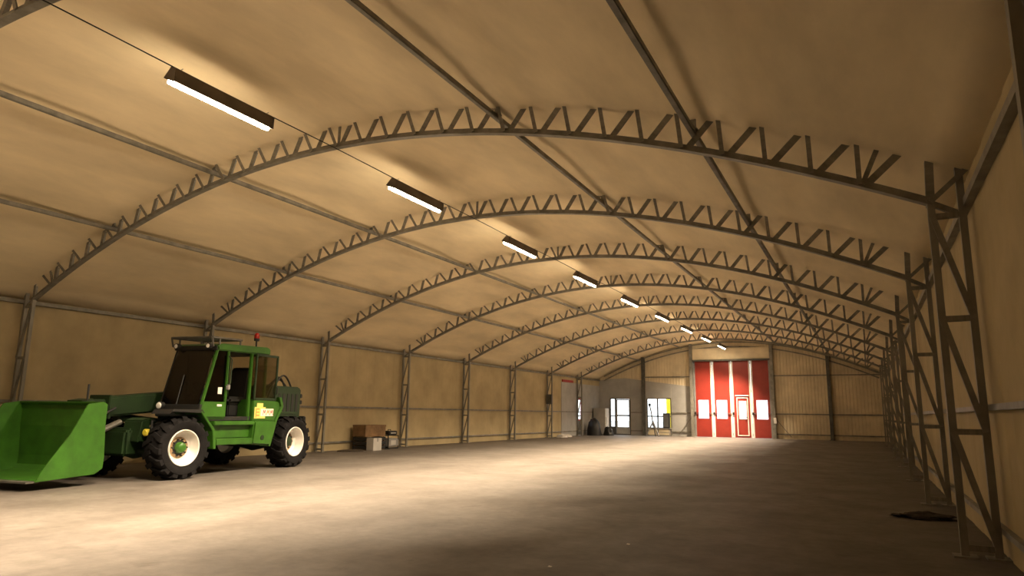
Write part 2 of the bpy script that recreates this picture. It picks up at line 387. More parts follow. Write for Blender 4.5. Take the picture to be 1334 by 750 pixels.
# the red folding gate
g = empty('door_3', (-6.45, YF, 0), label='tall red four leaf folding gate with white edges and windows', cat='gate', kind='structure')
LX0 = [-8.46, -7.45, -6.44, -5.43]; LWD = 1.0
YA, YB = YF-.03, YF+.03
def rect_with_holes(mb, x0, x1, z0, z1, hole, ya, yb):
    hx0, hx1, hz0, hz1 = hole
    for a, b, c, d in ((x0, hx0, z0, z1), (hx1, x1, z0, z1), (hx0, hx1, z0, hz0), (hx0, hx1, hz1, z1)):
        if b-a > 1e-4 and d-c > 1e-4: mb.box(a, b, ya, yb, c, d)
for i, x0 in enumerate(LX0):
    x1 = x0+LWD; mb = MB()
    if i != 2:
        hx0 = (-8.25, -7.27, 0, -5.20)[i]; hx1 = hx0+.56
        hole = (hx0, hx1, .99, 1.98)
    else: hole = (-6.22, -5.62, .10, 2.12)
    rect_with_holes(mb, x0+.09, x1-.09, .008, 4.085, hole, YA, YB)
    lf = child(mb, 'gate_leaf', 'red', g)
    for e in ((x0+.005, x0+.09), (x1-.09, x1-.005)):
        MB().box(e[0], e[1], YA-.015, YB, .006, 4.085).obj('edge_strip', 'white' if not ((i == 0 and e[0] < x0+.05) or (i == 3 and e[1] > x1-.05)) else 'grey', lf, bevel=.006)
    if i != 2:
        MB().box(hole[0], hole[1], YF-.004, YF+.004, hole[2], hole[3]).obj('pane', 'glass', lf)
        fr = MB(); frame_rect(fr, hole[0]-.03, hole[1]+.03, hole[2]-.03, hole[3]+.03, .03, YA-.01, YB); fr.obj('pane_frame', 'redtrim', lf)
    else:
        hx0, hx1, hz0, hz1 = hole
        fr = MB(); frame_rect(fr, hx0, hx1, hz0, hz1, .05, YA-.02, YB); fr.obj('wicket_frame', 'white', lf, bevel=.004)
        MB().box(hx0-.05, hx1+.05, YA-.03, YA, 2.19, 2.25).obj('drip_rail', 'white', lf, bevel=.004)
        wd = MB(); rect_with_holes(wd, hx0+.05, hx1-.05, hz0+.05, hz1-.05, (hx0+.14, hx1-.12, 1.0, 1.92), YA, YB); wd.obj('wicket_door', 'red', lf)
        MB().box(hx0+.14, hx1-.12, YF-.004, YF+.004, 1.0, 1.92).obj('pane', 'glass', lf)
        fr = MB(); frame_rect(fr, hx0+.11, hx1-.09, .97, 1.95, .03, YA-.012, YB); fr.obj('pane_frame', 'white', lf)
        MB().box(hx1-.1, hx1-.06, YA-.07, YA, 1.05, 1.1).box(hx1-.2, hx1-.06, YA-.075, YA-.055, 1.06, 1.09).obj('handle', 'black', lf)
    if i in (0, 1, 3):
        MB().tube([(x0+.02, YA-.05, 1.27), (x1-.02, YA-.05, 1.27)], .018, 8).obj('locking_bar', 'steel_dark', lf)
    MB().box(x0+.0, x0+.09, YA-.07, YA-.012, 1.20, 1.34).obj('latch', 'black', lf, bevel=.01)
    for z in (.1, 2.4, 3.9):
        MB().tube([(x1-.005, YA-.02, z), (x1-.005, YA-.02, z+.14)], .016, 8).obj('hinge', 'grey', lf)
MB().box(-4.36, -4.22, YF-.215, YF-.203, .78, 1.08).obj('notice_sheet', 'white', label='small white notice sheet on the post right of the red gate', cat='notice', bevel=.002)

# yellow container out in the yard, seen through the window
yc = empty('yellow_container', (-9.55, 44.5, -.08), label='narrow yellow site container standing outside the window', cat='container')
cb = MB(); x = -1.05
cb.box(-.58, .58, 0, 1.5, .1, 2.9); cb.obj('body', 'cyellow', yc, bevel=.02)
for k in range(5): MB().box(-.45+k*.2, -.35+k*.2, -.03, 0, .25, 2.75).obj('rib', 'cyellow', yc)
for sx in (-.6, .46): MB().box(sx, sx+.14, -.04, .1, 0, 2.95).obj('corner_post', 'cyellow', yc)
yc.location = (-10.87, 44.5, -.08)

# ------------------------------------------------------------------ lattice portal frames
WEB_A = MB().box(-.011, .011, -.020, .020, 0, 1).box(-.011, .009, -.020, -.014, 0, 1)
def angle_mesh(name, w, t, m):             # unit long angle iron along Z
    mb = MB(); pf = [(-w/2, -w/2), (w/2, -w/2), (w/2, -w/2+t), (-w/2+t, -w/2+t), (-w/2+t, w/2), (-w/2, w/2)]
    n = 6; mb.add([(x, y, 0) for x, y in pf]+[(x, y, 1) for x, y in pf], [tuple(range(n))[::-1], tuple(range(n, 2*n))]+[(i, (i+1) % n, n+(i+1) % n, n+i) for i in range(n)])
    return mb.mesh(name, m)
ME_W1 = angle_mesh('web_member', .046, .008, 'steel'); ME_W2 = angle_mesh('web_member', .070, .010, 'steel')
ME_CB = angle_mesh('column_brace', .05, .006, 'steel')
ME_CH = MB().box(-.03, .03, -.03, .03, 0, 1).mesh('column_chord', 'steel')
ME_BP = MB().box(-.09, .09, -.09, .09, 0, .015).mesh('base_plate', 'steel')
# arc-length nodes
def nodes():                               # fifteen equal panels each side of the crown
    out = [XC]
    for sgn, end in ((-1, -13.12), (1, .10)):
        tot = 0; x = XC; tab = []
        while (end-x)*sgn > 0:
            x += sgn*.002; tot += .002*math.hypot(1, slope(x)); tab.append((tot, x))
        for k in range(1, 16):
            out.append(min(tab, key=lambda t: abs(t[0]-tot*k/15))[1])
    return sorted(out)
NODES = nodes()
def make_frame():
    root = empty('portal_frame', (XC, 0, 0))
    cx = lambda x: x-XC
    n = 72; mb = MB(); xs = [XI+(XR-XI)*i/n for i in range(n+1)]
    secs = []
    for x in xs:
        s = slope(x); L = math.hypot(1, s); nx, nz = -s/L, 1/L
        for (dy, dh) in ((-.045, 0), (.045, 0), (.045, .012), (.012, .016), (.012, .075), (-.012, .075), (-.012, .016), (-.045, .012)):
            secs.append((cx(x)+nx*dh, dy, arch(x)+nz*dh))
    q = 8; fs = []
    for i in range(n):
        for k in range(q): fs.append((i*q+k, i*q+(k+1) % q, (i+1)*q+(k+1) % q, (i+1)*q+k))
    fs += [tuple(range(q)), tuple(n*q+k for k in range(q))]
    mb.add(secs, fs); mb.obj('bottom_chord', 'steel', root)
    for j, x in enumerate(NODES):
        s = slope(x); L = math.hypot(1, s); t = Vector((1/L, 0, s/L)); nv = Vector((-s/L, 0, 1/L)); N = Vector((cx(x), 0, arch(x)))
        for sg in (-1, 1):
            p0 = N+nv*.02+t*sg*.022; c = ceil_off(x)+.05; p1 = N+nv*c+t*sg*.205
            yo = Vector((0, -.033 if sg < 0 else .033, 0))
            inst('web_member', ME_W1 if sg < 0 else ME_W2, root, beam_mtx(p0+yo, p1+yo))
        if abs(x-XC) < .01 or j in (0, len(NODES)-1):
            inst('web_member', ME_W1, root, beam_mtx(N+nv*.03+t*(0.0), N+nv*(ceil_off(x)+.05)))
    for xi, sg in ((cx(XI), -1), (cx(XR), 1)):
        xo = xi+sg*DEP
        inst('column_chord', ME_CH, root, beam_mtx((xi, 0, 0.015), (xi, 0, HE+.06)))
        zt = ceil_z(XC+xo)+.02
        inst('column_chord', ME_CH, root, beam_mtx((xo, 0, 0.015), (xo, 0, zt)))
        inst('base_plate', ME_BP, root, Matrix.Translation((xi, 0, 0))); inst('base_plate', ME_BP, root, Matrix.Translation((xo, 0, 0)))
        zs = (.08, 1.04, 2.03, 2.98)
        for z in zs: inst('column_brace', ME_CB, root, beam_mtx((xo, 0, z), (xi, 0, z), (0, 1, 0)))
        for a, b in zip(zs, zs[1:]): inst('column_brace', ME_CB, root, beam_mtx((xo, -.02, a), (xi, -.02, b), (0, 1, 0)))
        inst('column_brace', ME_CB, root, beam_mtx((xo, .02, 2.98), (xi-sg*.25, .02, arch(XC+xi-sg*.25)+.06)))
        if sg > 0: inst('web_member', ME_W1, root, beam_mtx((xi, -.03, HE+.03), (xo+.07, -.03, 3.40)))
        inst('web_member', ME_W2, root, beam_mtx((xi, .03, HE), (xi-sg*-.02, .03, ceil_z(XC+xi)+.02)))
    return root
FR_LABEL = ['lattice steel arch frame overhead beside the camera',
 'nearest lattice steel arch frame crossing the top of the photo',
 'second lattice steel arch frame, its left column hidden behind the telehandler cab',
 'third lattice steel arch frame, left column just right of the telehandler',
 'fourth lattice steel arch frame, left column beside the stacked junk boxes',
 'fifth lattice steel arch frame from the camera',
 'sixth lattice steel arch frame from the camera',
 'seventh lattice steel arch frame, switch box on its left column',
 'farthest lattice steel arch frame, left column before the red framed door']
fr0 = make_frame()
for k in range(9):
    o = fr0 if k == 0 else copy_tree(fr0)
    o.location = (XC, Y0+k*BAY, 0); tag(o, FR_LABEL[k], 'roof frame', 'lattice arch frames of the hall')

# purlin tubes
for x, lab in ((-9.09, 'left purlin tube just left of the strip lights'), (-11.54, 'leftmost roof purlin tube above the telehandler'),
               (-3.94, 'purlin tube just right of the strip lights'), (-1.48, 'rightmost roof purlin tube under the ceiling')):
    z = arch(x)+.225
    p = empty('purlin', (x, 0, z), label='long steel '+lab, cat='purlin', group='roof purlins along the hall')
    MB().box(-.032, .032, YN, YF-.02, -.032, .032).obj('tube', 'steel', p, bevel=.008)
    for k in range(0, 9):
        y = Y0+k*BAY
        MB().box(-.05, .05, y-.05, y+.05, .032, .04).box(-.03, .03, y-.012, y+.012, .04, .16).obj('bracket', 'steel', p)

# lighting cable and strip lights
LX, LZ = -6.55, 4.75
MB().tube([(LX+.03, y, 4.845-.012*math.sin(math.pi*((y-Y0)/BAY))**2) for y in [YN+.45*i for i in range(int((YF-YN)/.45)+1)]], .007, 6).obj('light_cable', 'cable', label='thin black cable the strip lights hang from', cat='cable', smooth=True)
TILT = math.radians(24)
def make_light():
    root = empty('strip_light', (LX, 0, LZ)); root.rotation_euler = (0, TILT, 0)
    pf = [(-.04, .09), (.04, .09), (.095, -.05), (.07, -.056), (-.07, -.056), (-.095, -.05)]
    MB().prism(pf, -.70, .70).obj('housing', 'lamp_body', root, bevel=.006)
    for y in (-.715, .70): MB().prism([(a*1.05, b*1.05) for a, b in pf], y, y+.015).obj('end_cap', 'lamp_body', root)
    dp = [(-.066, -.056), (.066, -.056), (.066, -.088), (.045, -.100), (-.045, -.100), (-.066, -.088)]
    MB().prism(dp, -.68, .68).obj('diffuser', 'lamp_glow', root, smooth=True)
    for y in (-.62, .62): MB().tube([(0, y, .09), (.0, y, .105), (.02, y, .115)], .005, 6).obj('hook', 'steel', root)
    # reflector cells: three rows across, each tipped towards both ends, so the beam has a flat middle and firm edges
    for sx, aim, pw in ((.04, -31, .40), (0, -12, .30), (-.04, 8, .30)):
        for ty in (-13, 13):
            L = bpy.data.lights.new('reflector_cell', 'AREA'); L.shape = 'RECTANGLE'; L.size = .035; L.size_y = .66
            L.energy = LAMP_POWER*pw/2; L.color = LAMP_COLOR; L.spread = math.radians(66)
            lo = bpy.data.objects.new('tube_light', L); COL.objects.link(lo); lo.parent = root
            lo.location = (sx, .34 if ty > 0 else -.34, -.125); lo.rotation_euler = (math.radians(ty), math.radians(aim), 0)
    return root
LAB = {0: 'lit strip light overhead beside the camera', 1: 'nearest and largest lit strip light hanging before the nearest arch', 2: 'second lit strip light from the camera, before the second arch',
       3: 'third lit strip light from the camera', 4: 'fourth lit strip light from the camera', 5: 'fifth lit strip light from the camera, middle of the row', 6: 'sixth lit strip light from the camera',
       7: 'seventh lit strip light from the camera', 8: 'second farthest lit strip light', 9: 'farthest lit strip light glowing above the red gate'}
l0 = make_light()
for k in range(10):
    o = l0 if k == 0 else copy_tree(l0)
    o.location = (LX, Y0+(k-.5)*BAY+(.02 if k else 0), LZ-(0.0 if k < 9 else 0)); tag(o, LAB[k], 'light', 'strip lights along the ridge')

# ------------------------------------------------------------------ telehandler
def make_telehandler():
    R = empty('telehandler', (-10.56, 11.00, 0), math.atan2(-.989, .149), label='green telescopic handler with cab and front bucket parked by the left wall', cat='vehicle')
    def part(mb, name, m, par=R, **k): return mb.obj(name, m, par, **k)
    # ---- wheels
    RAD = .515
    def tyre():
        mb = MB()
        mb.lathe([(-.05, .285), (-.03, .31), (.0, .36), (.0, .43), (-.03, .468), (-.08, .482), (-.34, .482), (-.39, .468), (-.42, .43), (-.42, .36), (-.39, .31), (-.37, .285)], 40, cap=False)
        for k in range(16):
            for side in (0, 1):
                a = 2*math.pi*(k+.5*side)/16
                m = Matrix.Rotation(a, 4, 'Y')
                pts = []
                y0, y1 = (-.005, -.23) if side == 0 else (-.415, -.19)
                for (y, da, r0, r1, hw) in ((y0, .10, .36, .492, .045), (y0*.8+y1*.2, .07, .45, RAD, .042), (y1, -.10, .47, RAD, .032)):
                    for dd in (-1, 1):
                        for r in (r0, r1):
                            t = da+dd*hw/r; pts.append(m @ Vector((r*math.sin(t), y, r*math.cos(t))))
                fs = []
                for i in range(2):
                    b = i*4; fs += [(b, b+1, b+5, b+4), (b+1, b+3, b+7, b+5), (b+3, b+2, b+6, b+7), (b+2, b, b+4, b+6)]
                fs += [(0, 2, 3, 1), (8, 9, 11, 10)]
                mb.add(pts, fs)
        return mb.mesh('wheel', 'rubber', smooth=True)
    TY = tyre()
    rimF = MB().lathe([(-.045, .300), (-.02, .295), (-.022, .282), (-.06, .272), (-.13, .262), (-.165, .235), (-.175, .20), (-.165, .17), (-.165, .09), (-.20, .09), (-.22, .26), (-.3, .3)], 36, cap=False).mesh('rim', 'rimwhite', smooth=True)
    rimR = MB().lathe([(-.045, .300), (-.02, .295), (-.022, .282), (-.06, .272), (-.20, .255), (-.225, .22), (-.225, .17), (-.24, .10), (-.27, .10), (-.28, .26), (-.36, .3)], 36, cap=False).mesh('rim', 'rimwhite', smooth=True)
    ringF = MB().lathe([(-.166, .175), (-.158, .172), (-.155, .09), (-.166, .08)], 30, cap=False).mesh('hub_ring', 'rust', smooth=True)
    ringR = MB().lathe([(-.232, .19), (-.222, .185), (-.22, .10), (-.25, .09)], 30, cap=False).mesh('hub_ring', 'rust', smooth=True)
    hubF = MB().lathe([(-.20, .092), (-.12, .092), (-.10, .086), (-.07, .075), (-.055, .05), (-.05, .03)], 24).mesh('hub', 'green', smooth=True)
    hubR = MB().lathe([(-.30, .11), (-.20, .11), (-.17, .095), (-.15, .05)], 24).mesh('hub', 'dgreen', smooth=True)
    flg = MB().lathe([(-.156, .125), (-.148, .122), (-.146, .08)], 24, cap=False).mesh('hub_flange', 'black', smooth=True)
    boltm = MB().lathe([(-.02, .014), (.022, .014), (.026, .010)], 6).mesh('wheel_bolt', 'black')
    def wheel(x, y, flip, front, steer=0):
        m = Matrix.Translation((x, y, RAD-.003)) @ Matrix.Rotation((math.pi if flip else 0)+steer, 4, 'Z')
        wo = inst('wheel', TY, R, m)
        inst('rim', rimF if front else rimR, wo, Matrix()); inst('hub_ring', ringF if front else ringR, wo, Matrix()); inst('hub', hubF if front else hubR, wo, Matrix())
        inst('hub_flange', flg, wo, Matrix.Translation((0, 0 if front else -.07, 0)))
        for k in range(10):
            a = 2*math.pi*k/10
            inst('wheel_bolt', boltm, wo, Matrix.Translation((.138*math.cos(a), -.145 if front else -.215, .138*math.sin(a))))
    FX = 3.05
    wheel(FX, -.02, False, True, math.radians(-8)); wheel(0.03, -.02, False, False); wheel(FX, -2.15, True, True); wheel(.03, -2.15, True, False)
    # ---- chassis and axles
    part(MB().box(-.75, 3.55, -1.45, -.72, .48, .82), 'chassis', 'dgreen', bevel=.03)
    for x in (FX, .03):
        ax = part(MB().tube([(x, -.30, .51), (x, -.75, .47), (x, -1.08, .47), (x, -1.42, .47), (x, -1.87, .51)], [.13, .10, .17, .10, .13], 14), 'axle', 'dgreen', smooth=True)
    part(MB().box(3.35, 3.62, -1.35, -.72, .38, .80), 'front_crossmember', 'dgreen', bevel=.04)
    part(MB().prism([(3.30, .60), (3.52, .60), (3.46, .95), (3.30, 1.0)], -.95, -.55), 'step_box', 'dgreen', bevel=.02)
    part(MB().lathe([(3.40, .055), (3.46, .06), (3.48, .04)], 18, 'x', (0, -.48, .76)), 'marker_lamp', 'amber', smooth=True)
    part(MB().tube([(3.32, -.5, .95), (3.36, -.46, .78), (3.38, -.48, .70)], .018, 8), 'lamp_bracket', 'black')
    # ---- body side between the wheels
    part(MB().prism([(2.28, .52), (.80, .50), (.84, .62), (2.30, .64)], -.65, -.07), 'sill', 'green', bevel=.012)
    part(MB().prism([(2.32, .64), (1.30, .63), (1.30, .86), (2.36, .86)], -.65, -.16), 'step_recess', 'green', bevel=.01)
    part(MB().box(1.30, 2.38, -.65, -.06, .86, .94), 'step_ledge', 'green', bevel=.015)
    part(MB().prism([(1.36, .50), (.80, .46), (.66, .94), (1.32, .94)], -.65, -.05), 'fuel_tank', 'green', bevel=.03)
    part(MB().tube([(1.08, -.04, .62), (1.08, -.055, .62)], .05, 14), 'tank_cap', 'dgreen')
    part(MB().prism([(1.34, .94), (.60, .94), (.47, 1.24), (.52, 1.30), (.80, 1.34), (1.34, 1.34)], -.65, -.10), 'rear_side_panel', 'green', bevel=.012)
    part(MB().prism([(.80, .44), (.64, .94), (.46, 1.22), (.55, 1.40), (.62, 1.40), (.54, 1.22), (.70, .94), (.86, .46)], -.30, -.06), 'rear_fender_edge', 'green', bevel=.006)
    part(MB().prism([(2.30, .46), (2.35, .79), (2.70, 1.12), (2.76, 1.12), (2.42, .77), (2.37, .46)], -.42, -.05), 'front_fender_edge', 'green', bevel=.008)
    part(MB().prism([(2.64, 1.08), (2.70, 1.14), (3.35, 1.14), (3.42, 1.06), (3.36, 1.10)], -.45, -.05), 'front_mudguard', 'black', bevel=.006)
    part(MB().prism([(2.40, .94), (2.30, .64), (2.30, .5), (2.38, .5), (2.72, 1.10), (2.66, 1.12)], -.65, -.3), 'inner_fender', 'dgreen')
    # logo sticker on the rear panel
    dy = -.098
    dc = part(MB().box(.98, 1.30, dy, dy+.003, .985, 1.20), 'logo_sticker', 'yellow')
    MB().box(1.06, 1.24, dy, dy+.004, 1.20, 1.275).obj('sticker_top', 'yellow', dc)
    for z in (1.03, 1.09, 1.15): MB().box(1.16, 1.26, dy+.002, dy+.005, z, z+.025).obj('letter_bar', 'orange', dc)
    MB().box(1.24, 1.265, dy+.002, dy+.005, 1.0, 1.175).obj('letter_bar', 'orange', dc)
    MB().box(.74, 1.12, dy+.001, dy+.0045, 1.03, 1.17).obj('sticker_band', 'cream', dc)
    for k in range(3):
        xx = 1.06-k*.11
        zz = MB()
        for a, b in (((xx, 1.045), (xx-.02, 1.15)), ((xx-.02, 1.15), (xx-.045, 1.08)), ((xx-.045, 1.08), (xx-.07, 1.15)), ((xx-.07, 1.15), (xx-.09, 1.045))):
            zz.beam((a[0], dy+.005, a[1]), (b[0], dy+.005, b[1]), .004, .014, (0, 0, 1))
        zz.obj('letter', 'orange' if k == 1 else 'redtrim', dc)
    # ---- cab
    YL, YR = -.15, -1.10          # left (near) and right side of the cab
    part(MB().prism([(2.62, .95), (.92, .95), (.92, 1.02), (2.62, 1.02)], YR, YL), 'cab_floor', 'black')
    part(MB().prism([(2.66, 1.12), (2.68, 1.02), (2.4, .96), (2.05, .96), (2.05, 1.28), (2.55, 1.28), (2.60, 1.26)], YL-.03, YL), 'cab_front_side_panel', 'green', bevel=.006)
    part(MB().prism([(2.62, 1.0), (2.70, 1.02), (2.67, 1.22), (2.60, 1.24)], YR, YL), 'cab_front_panel', 'black', bevel=.01)
    def post(p0, p1, w=.07, d=.06, name='pillar', m='green'): return part(MB().beam(p0, p1, w, d, (0, 1, 0)), name, m, bevel=.012)
    for y in (YL-.03, YR+.03):
        post((2.63, y, 1.14), (2.32, y, 2.25), .05, .05, m='green' if y > -.5 else 'black'); post((2.04, y, .96), (2.05, y, 2.25), .05); post((1.40, y, .94), (1.40, y, 2.25), .06)
        post((.95, y, .98), (.98, y, 2.25), .06)
    part(MB().beam((2.36, YL, 2.24), (2.36, YR, 2.24), .08, .08), 'windscreen_header', 'black', bevel=.01)
    part(MB().box(.93, 1.0, YR, YL, .98, 1.35), 'cab_rear_panel', 'green', bevel=.01)
    part(MB().box(.95, 2.05, YR, YR+.04, .98, 1.32), 'cab_right_panel', 'dgreen', bevel=.01)
    rf = part(MB().prism([(.90, 2.22), (2.36, 2.20), (2.38, 2.28), (2.22, 2.33), (.96, 2.37), (.90, 2.33)], YR-.02, YL+.02), 'roof', 'green', bevel=.02)
    part(MB().box(1.0, 2.2, YR+.06, YL-.06, 2.19, 2.22), 'headliner', 'black')
    # glass
    part(MB().add([(2.655, YL-.07, 1.20), (2.655, YR+.07, 1.20), (2.37, YR+.07, 2.21), (2.37, YL-.07, 2.21), (2.647, YL-.07, 1.198), (2.647, YR+.07, 1.198), (2.362, YR+.07, 2.208), (2.362, YL-.07, 2.208)],
                  [(0, 1, 2, 3), (7, 6, 5, 4), (0, 4, 5, 1), (1, 5, 6, 2), (2, 6, 7, 3), (3, 7, 4, 0)]), 'windscreen', 'tglass')
    part(MB().prism([(2.57, 1.29), (2.07, 1.29), (2.07, 2.19), (2.33, 2.19)], YL-.035, YL-.028), 'quarter_pane', 'tglass')
    part(MB().prism([(2.57, 1.29), (2.07, 1.29), (2.07, 2.19), (2.33, 2.19)], YR+.03, YR+.036), 'quarter_pane', 'tglass')
    part(MB().box(1.42, 2.03, YR+.028, YR+.034, 1.33, 2.19), 'right_side_pane', 'cglass')
    part(MB().box(.99, 1.38, YR+.028, YR+.034, 1.33, 2.19), 'right_side_pane', 'cglass')
    part(MB().box(1.0, 1.37, YL-.034, YL-.028, 1.36, 2.19), 'rear_quarter_pane', 'cglass')
    part(MB().box(.955, .962, YR+.07, YL-.07, 1.36, 2.2), 'rear_pane', 'cglass')
    # opened door leaf swung back along the side
    dl = MB()
    xa, xb, za, zb = 1.36, .68, 1.33, 2.22
    frame_rect(dl, xb, xa, za, zb, .045, YL+.035, YL+.065); door = part(dl, 'door_leaf', 'dgreen', bevel=.008)
    MB().box(xb+.045, xa-.045, YL+.046, YL+.052, za+.045, zb-.045).obj('door_pane', 'cglass', door)
    MB().tube([(xb+.03, YL+.07, 1.45), (xb+.03, YL+.09, 1.47), (xb+.03, YL+.09, 1.58), (xb+.03, YL+.07, 1.6)], .01, 8).obj('door_handle', 'black', door)
    part(MB().box(2.00, 2.08, YL+.0, YL+.045, 1.50, 1.60), 'door_catch', 'grey', bevel=.012)
    part(MB().tube([(2.10, YL+.02, 1.55), (2.02, YL+.05, 1.62), (2.02, YL+.05, 2.05), (2.08, YL+.01, 2.12)], .011, 8), 'grab_rail', 'dgreen', smooth=True)
    part(MB().box(2.14, 2.24, YL-.026, YL-.02, 1.42, 1.54), 'white_sticker', 'white')
    part(MB().box(2.14, 2.26, YL+.001, YL+.005, 1.20, 1.235), 'white_sticker', 'white')
    # interior: seat, steering wheel, console
    st = part(MB().box(1.16, 1.66, -.86, -.40, 1.25, 1.39), 'seat', 'black', bevel=.05, smooth=True)
    MB().prism([(1.05, 1.32), (1.22, 1.32), (1.16, 1.92), (1.10, 1.98), (1.04, 1.96)], -.85, -.41).obj('seat_back', 'black', st, bevel=.04, smooth=True)
    MB().box(1.2, 1.6, -.80, -.46, 1.02, 1.25).obj('seat_base', 'black', st, bevel=.02)
    sw = part(MB().tube([(2.42, -.63, 1.05), (2.12, -.63, 1.52)], .035, 10), 'steering_column', 'black')
    ring = []
    c = Vector((2.12, -.63, 1.53)); ax = Vector((-.54, 0, .84)); u = Vector((0, 1, 0)); v = ax.cross(u)
    MB().tube([c+(u*math.cos(t)+v*math.sin(t))*.17 for t in [2*math.pi*k/24 for k in range(25)]], .014, 8, False).obj('steering_wheel', 'black', sw, smooth=True)
    part(MB().box(2.2, 2.58, YR+.06, YL-.06, 1.02, 1.32), 'dashboard', 'black', bevel=.04)
    part(MB().box(1.2, 2.1, YR+.05, YR+.22, 1.02, 1.42), 'side_console', 'black', bevel=.03)
    # roof guard, lamps and beacon
    gd = MB(); zg = 2.44
    loop = [(2.50, YL-.02, zg-.02), (2.50, YR+.02, zg-.02), (1.72, YR+.02, zg), (1.72, YL-.02, zg), (2.50, YL-.02, zg-.02)]
    for a, b in zip(loop, loop[1:]): gd.tube([a, b], .022, 8)
    for k in range(6):
        y = YL-.02+(YR-YL+.04)*(k+1)/7; gd.tube([(2.50, y, zg-.02), (1.72, y, zg)], .014, 6)
    for x, y in ((1.76, YL-.02), (1.76, YR+.02), (2.3, YL-.02), (2.3, YR+.02)): gd.tube([(x, y, zg), (x, y, 2.28)], .018, 6)
    gd.tube([(2.50, YR+.02, zg-.02), (2.45, YR+.02, 2.26)], .018, 6); gd.tube([(2.50, YL-.02, zg-.02), (2.45, YL-.02, 2.26)], .018, 6)
    part(gd, 'roof_guard', 'steel_dark', smooth=True)
    for y in (YL-.13, YR+.10):
        lm = part(MB().lathe([(2.38, .05), (2.46, .055), (2.47, .05)], 18, 'x', (0, y, 2.27)), 'work_lamp', 'black', smooth=True)
        MB().lathe([(2.468, .040), (2.478, .03), (2.48, .012)], 18, 'x', (0, y, 2.27)).obj('lamp_lens', 'lens', lm, smooth=True)
    for y in (YR+.13,):
        lm = part(MB().lathe([(2.66, .06), (2.74, .075), (2.755, .07)], 18, 'x', (0, y, 1.20)), 'headlamp', 'black', smooth=True)
        MB().lathe([(2.75, .062), (2.765, .05), (2.772, .02)], 18, 'x', (0, y, 1.20)).obj('lamp_lens', 'lens', lm, smooth=True)
    part(MB().tube([(2.52, -.70, 1.75), (2.66, -.68, 1.22)], .009, 6), 'wiper', 'black')
    bc = part(MB().tube([(1.12, -.32, 2.35), (1.12, -.32, 2.50)], .016, 8), 'beacon_stalk', 'black')
    MB().lathe([(2.49, .05), (2.52, .055), (2.54, .055)], 18, 'z', (1.12, -.32, 0)).obj('beacon_base', 'black', bc, smooth=True)
    MB().lathe([(2.54, .052), (2.60, .050), (2.635, .038), (2.65, .015)], 18, 'z', (1.12, -.32, 0)).obj('beacon_lens', 'beacon', bc, smooth=True)
    # ---- rear engine tower
    tw = part(MB().prism([(-.95, .75), (.70, .75), (.70, 1.20), (.30, 1.30), (.1, 1.66), (-.88, 1.66), (-.95, 1.60)], -1.62, -.66), 'engine_cover', 'dgreen', bevel=.03)
    part(MB().box(-1.04, -.95, -1.60, -.55, .70, 1.02), 'counterweight', 'black', bevel=.02)
    for z in (1.42, 1.28): MB().box(-1.03, -.95, -.80, -.68, z, z+.09).obj('tail_lamp', 'black', tw, bevel=.012)
    for k in range(5): MB().box(-.82+k*.15, -.74+k*.15, -.662, -.652, 1.10, 1.50).obj('vent_slot', 'black', tw)
    part(MB().box(-.2, .65, -.66, -.2, 1.06, 1.12), 'rear_mudguard', 'dgreen', bevel=.012)
    for k, (a, h) in enumerate(((.62, .42), (.5, .36), (.68, .30))):
        pts = [(-.08-a*t, -.75-.08*k, 1.62+h*.65*math.sin(math.pi*t)) for t in [i/12 for i in range(13)]]
        part(MB().tube(pts, .020, 8), 'hydraulic_hose', 'black', smooth=True)
    # ---- boom along the right side
    def bm_z(x): return 1.62-(x+.6)*.105
    poly = [(-.7, 1.72), (3.55, 1.33), (3.55, 1.0), (-.6, 1.32)]
    part(MB().prism(poly, -1.62, -1.24), 'boom', 'dgreen', bevel=.03)
    part(MB().prism([(3.30, 1.31), (3.86, 1.27), (3.86, .94), (3.30, 1.02)], -1.58, -1.28), 'boom_extension', 'dgreen', bevel=.02)
    part(MB().prism([(3.5, 1.36), (3.56, 1.36), (3.56, .97), (3.5, .97)], -1.66, -1.20), 'boom_collar', 'dgreen', bevel=.012)
    part(MB().prism([(3.78, 1.30), (4.04, 1.26), (4.08, .85), (4.04, .40), (3.88, .42), (3.92, .80), (3.80, .92)], -1.62, -1.24), 'boom_head', 'dgreen', bevel=.03)
    part(MB().tube([(3.40, -1.10, .92), (4.06, -1.10, .66)], .05, 10), 'tilt_cylinder', 'steel_dark')
    part(MB().tube([(3.98, -1.2, 1.26), (3.98, -1.2, 1.52)], .016, 8), 'marker_rod', 'black')
    part(MB().tube([(1.8, -1.43, .85), (3.2, -1.43, 1.0)], .07, 10), 'lift_cylinder', 'dgreen', smooth=True)
    pts = [(3.45, -1.18, 1.15), (3.7, -1.12, 1.05), (3.85, -1.12, .85), (3.95, -1.20, .8)]
    part(MB().tube(pts, .02, 8), 'hydraulic_hose', 'black', smooth=True)
    # ---- front carriage and bucket
    part(MB().box(4.02, 4.10, -1.78, -.92, .28, 1.05), 'carriage', 'dgreen', bevel=.02)
    BL, BR = -.55, -2.30
    prof = [(4.26, 1.24), (4.18, 1.20), (4.18, .86), (4.14, .40), (4.15, .24), (4.28, .16), (5.20, .12)]
    inner = [(4.26, 1.22), (4.205, 1.18), (4.205, .86), (4.165, .40), (4.175, .255), (4.29, .185), (5.20, .14)]
    bk = part(MB().prism(prof+inner[::-1], BR, BL), 'bucket', 'green')
    for y in (BL, BR-.025):
        MB().prism(prof+[(5.10, .30), (4.75, .76), (4.52, 1.20)], y, y+.025).obj('bucket_side', 'green', bk, bevel=.005)
    MB().box(5.14, 5.32, BR, BL, .11, .135).obj('cutting_edge', 'steel_dark', bk)
